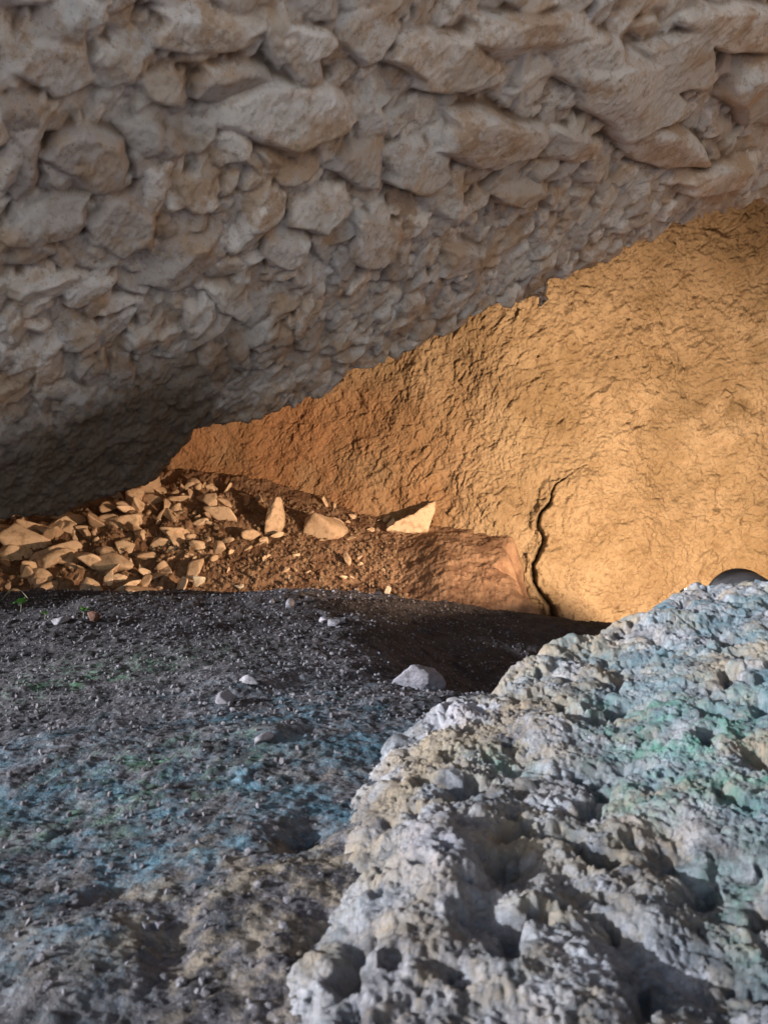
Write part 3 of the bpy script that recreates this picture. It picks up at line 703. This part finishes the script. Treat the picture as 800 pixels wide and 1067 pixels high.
for i in range(34):
    py = rr.uniform(628, 1050); px = rr.uniform(5, 560 if py < 700 else 330); 
    if px > 430 and rr.random() < .75: continue
    x, y = at(px, py); s = rr.uniform(1.4, 3.4) * y / F * (1 if y > 1.4 else 1.2)
    place('pebble', rr.choice(pp), x, y, s * .25, (rr.uniform(0, 3), rr.uniform(0, 3), rr.uniform(0, 6)), s, label='tiny grey pebble loose on the dark foreground soil', cat='pebble', group='pebbles on the dark soil')

def gravel(name, mat, n, posf, size, seed):
    rng = np.random.default_rng(seed); V0, F0 = ICO[1]; VV = []; FF = []; b = 0
    for i in range(n):
        x, y = posf(rng); r = size[0] + (size[1] - size[0]) * rng.random() ** 3; 
        e = Euler(rng.uniform(0, 6.28, 3)).to_matrix(); R = np.array(e)
        P = V0 * (1 + rng.normal(0, .18, (len(V0), 1))) * np.array([1, rng.uniform(.6, 1), rng.uniform(.5, .9)]) * r
        P = P @ R.T + np.array([x, y, ground_at(x, y) + r * .3]); VV.append(P); FF.append(F0 + b); b += len(V0)
    me = mesh_arrays(name, np.concatenate(VV), np.concatenate(FF), False); o = link(name, me, mat); tag(o, kind='stuff'); return o
def pf(rng):
    while True:
        y = .55 + 2.7 * rng.random() ** .7; x = rng.uniform(-.6, .6) * y
        if x < .3 + .25 * (y > 1.9) and (x < -.1 or y > 1.5) and (y > 1.5 or rng.random() < .5): return x, y
g = gravel('soil_gravel', M_GRAV, 9000, pf, (.0014, .0068), 5); tag(g, 'fine dark grey grit strewn over the foreground soil', 'gravel')
def pf2(rng): return rng.uniform(-2.4, .12), rng.uniform(3.75, 4.85)
g = gravel('brown_gravel', M_GRAVB, 5200, pf2, (.002, .017), 6); tag(g, 'brown grit and crumbs on the lit slope under the back wall', 'gravel')

# ------------------------------------------------------------------ SEEDLINGS
def seedling(px, py, n, sz, lab):
    x, y = at(px, py); r = bpy.data.objects.new('seedling', None); COL.objects.link(r); r.location = (x, y, ground_at(x, y)); tag(r, lab, 'seedling', 'green seedlings on the soil')
    def tube(pts, rad, nm, mat):
        V = []; Fc = []
        for i, p in enumerate(pts):
            for q in range(5): V.append((p[0] + rad * math.cos(q * 1.2566), p[1] + rad * math.sin(q * 1.2566), p[2]))
        for i in range(len(pts) - 1):
            for q in range(5): Fc.append((i * 5 + q, i * 5 + (q + 1) % 5, i * 5 + 5 + (q + 1) % 5, i * 5 + 5 + q))
        return link(nm, mesh_arrays(nm, np.array(V), np.array(Fc)), mat, r)
    tube([(0, 0, -.005), (.002, 0, sz * .5), (.001, .001, sz * .9)], .0012, 'stem', M_STEM)
    for i in range(n):
        a = i * 2.4 + px; L = sz * rr.uniform(.7, 1.1); el = rr.uniform(.5, 1.35)
        V = []; Fc = []; m = 6
        for j in range(m + 1):
            t = j / m; w = L * .34 * math.sin(math.pi * min(t * 1.05, 1)) ** .8 * (1 - .3 * t); rr_ = L * t; zz = sz * .55 + rr_ * math.sin(el) - L * .5 * t * t
            for q, s in ((0, -1), (1, 0), (2, 1)):
                V.append((rr_ * math.cos(el) * math.cos(a) - s * w * math.sin(a), rr_ * math.cos(el) * math.sin(a) + s * w * math.cos(a), zz + abs(s) * w * .35))
        for j in range(m):
            for q in (0, 1): Fc.append((j * 3 + q, j * 3 + q + 1, j * 3 + q + 4, j * 3 + q + 3))
        link('leaf', mesh_arrays('leaf', np.array(V), np.array(Fc)), M_LEAF, r)
    return r
seedling(22, 637, 10, .045, 'brightest green seedling, leftmost on the soil ridge')
seedling(87, 644, 9, .038, 'green seedling beside the whitish flat stone and the brown stone')
seedling(47, 645, 6, .028, 'smallest faint green seedling between the other two')
# dry twig
x0, y0 = at(2, 628); x1, y1 = at(30, 636)
cu = []
for t in np.linspace(0, 1, 14):
    x = x0 + (x1 - x0) * t; y = y0 + (y1 - y0) * t; cu.append((x, y, max(ground_at(x, y) + .006, ground_at(x0, y0) + .05 * math.sin(t * 2.8) + .01)))
V = []; Fc = []
for i, p in enumerate(cu):
    for q in range(5): V.append((p[0], p[1] + .0016 * math.cos(q * 1.2566), p[2] + .0016 * math.sin(q * 1.2566)))
for i in range(len(cu) - 1):
    for q in range(5): Fc.append((i * 5 + q, i * 5 + (q + 1) % 5, i * 5 + 5 + (q + 1) % 5, i * 5 + 5 + q))
tag(link('twig', mesh_arrays('twig', np.array(V), np.array(Fc)), M_STEM), 'thin dry twig arching beside the leftmost seedling', 'twig')

# ------------------------------------------------------------------ FLOOD LAMP
LAMP = Vector((1.20, 2.56, -.315)); AIM = LAMP + Vector((-.15, 1, 0))
def lathe(name, prof, mat, parent, n=40):
    V = []; Fc = []
    for i, (r, z) in enumerate(prof):
        for q in range(n): a = q * 2 * math.pi / n; V.append((r * math.cos(a), r * math.sin(a), z))
    for i in range(len(prof) - 1):
        for q in range(n): Fc.append((i * n + q, i * n + (q + 1) % n, i * n + n + (q + 1) % n, i * n + n + q))
    return link(name, mesh_arrays(name, np.array(V), np.array(Fc)), mat, parent)
lr = bpy.data.objects.new('flood_lamp', None); COL.objects.link(lr); lr.location = LAMP; lr.scale = (1.25,) * 3
lr.rotation_euler = (AIM - LAMP).to_track_quat('Z', 'Y').to_euler()
tag(lr, 'dark round-backed flood lamp half hidden behind the big boulder, shining at the wall', 'lamp')
lathe('housing', [(.0005, -.085), (.03, -.083), (.06, -.07), (.082, -.045), (.092, -.01), (.094, .02), (.10, .022), (.10, .036), (.088, .037), (.086, .02)], M_HOUS, lr)
lathe('glass', [(.0005, .024), (.086, .024)], M_LENS, lr)
lathe('mounting_foot', [(.0005, -.16), (.05, -.16), (.05, -.15), (.012, -.145), (.012, -.08)], M_HOUS, lr).rotation_euler = (0, 0, 0)
# unseen low rock, added to keep the lamp's beam off the near ground
import mathutils
BEAM = LAMP + Vector((-.02, .13, .055))
me = rock_mesh('rock', M_GREY, 88, (.048, .19, .16), 4, 7, 20, .03, top=[(0, 0, 1, .40)])
ro = bpy.data.objects.new('rock', me); COL.objects.link(ro); ro.rotation_euler = (0, 0, -.55)
topz = max(v.co.z for v in me.vertices); ro.location = (BEAM.x - .070, BEAM.y + .06, -.2715 - topz)
tag(ro, 'added beam-blocking low rock right beside the dark flood lamp, unseen behind the big boulder', 'rock')
ld = bpy.data.lights.new('flood_beam', 'SPOT'); ld.energy = 195; ld.color = (1.0, .72, .48); ld.spot_size = math.radians(179.9); ld.spot_blend = .5; ld.shadow_soft_size = .010
lo = bpy.data.objects.new('flood_beam', ld); COL.objects.link(lo); lo.location = BEAM; lo.rotation_euler = (-Vector((-.10, 1, -.50))).to_track_quat('Z', 'Y').to_euler()

# ------------------------------------------------------------------ DAYLIGHT
SUN_T = Vector((.90, .36, -.245)).normalized()         # the way the light travels: in at the cave mouth on the left
w = bpy.data.worlds.new('World'); S.world = w; w.use_nodes = True; nt = w.node_tree; bg = nt.nodes['Background']
sk = nt.nodes.new('ShaderNodeTexSky'); sk.sky_type = 'NISHITA'; sk.sun_disc = False
elev = math.asin(-SUN_T.z); sk.sun_elevation = elev; sk.sun_rotation = math.atan2(-SUN_T.x, -SUN_T.y)
nt.links.new(sk.outputs[0], bg.inputs[0]); bg.inputs[1].default_value = .14
sl = bpy.data.lights.new('sun', 'SUN'); sl.energy = 5.0; sl.angle = math.radians(.8); sl.color = (.84, .915, 1.0)
so = bpy.data.objects.new('sun', sl); COL.objects.link(so); so.rotation_euler = (-SUN_T).to_track_quat('Z', 'Y').to_euler()

# ------------------------------------------------------------------ CAMERA
cd = bpy.data.cameras.new('camera'); cam = bpy.data.objects.new('camera', cd); COL.objects.link(cam); S.camera = cam
cd.sensor_fit = 'VERTICAL'; cd.sensor_height = 36; cd.lens = 36 * F / 1067; cd.clip_start = .02; cd.clip_end = 300
cam.location = (0, 0, 0); cam.rotation_euler = (math.pi / 2, 0, 0)
cd.dof.use_dof = True; cd.dof.focus_distance = 3.6; cd.dof.aperture_fstop = 9.0
S.view_settings.view_transform = 'Standard'; S.view_settings.look = 'None'; S.view_settings.exposure = 1.0; S.view_settings.gamma = 1
S.cycles.max_bounces = 8; S.cycles.diffuse_bounces = 5; S.cycles.sample_clamp_indirect = 6
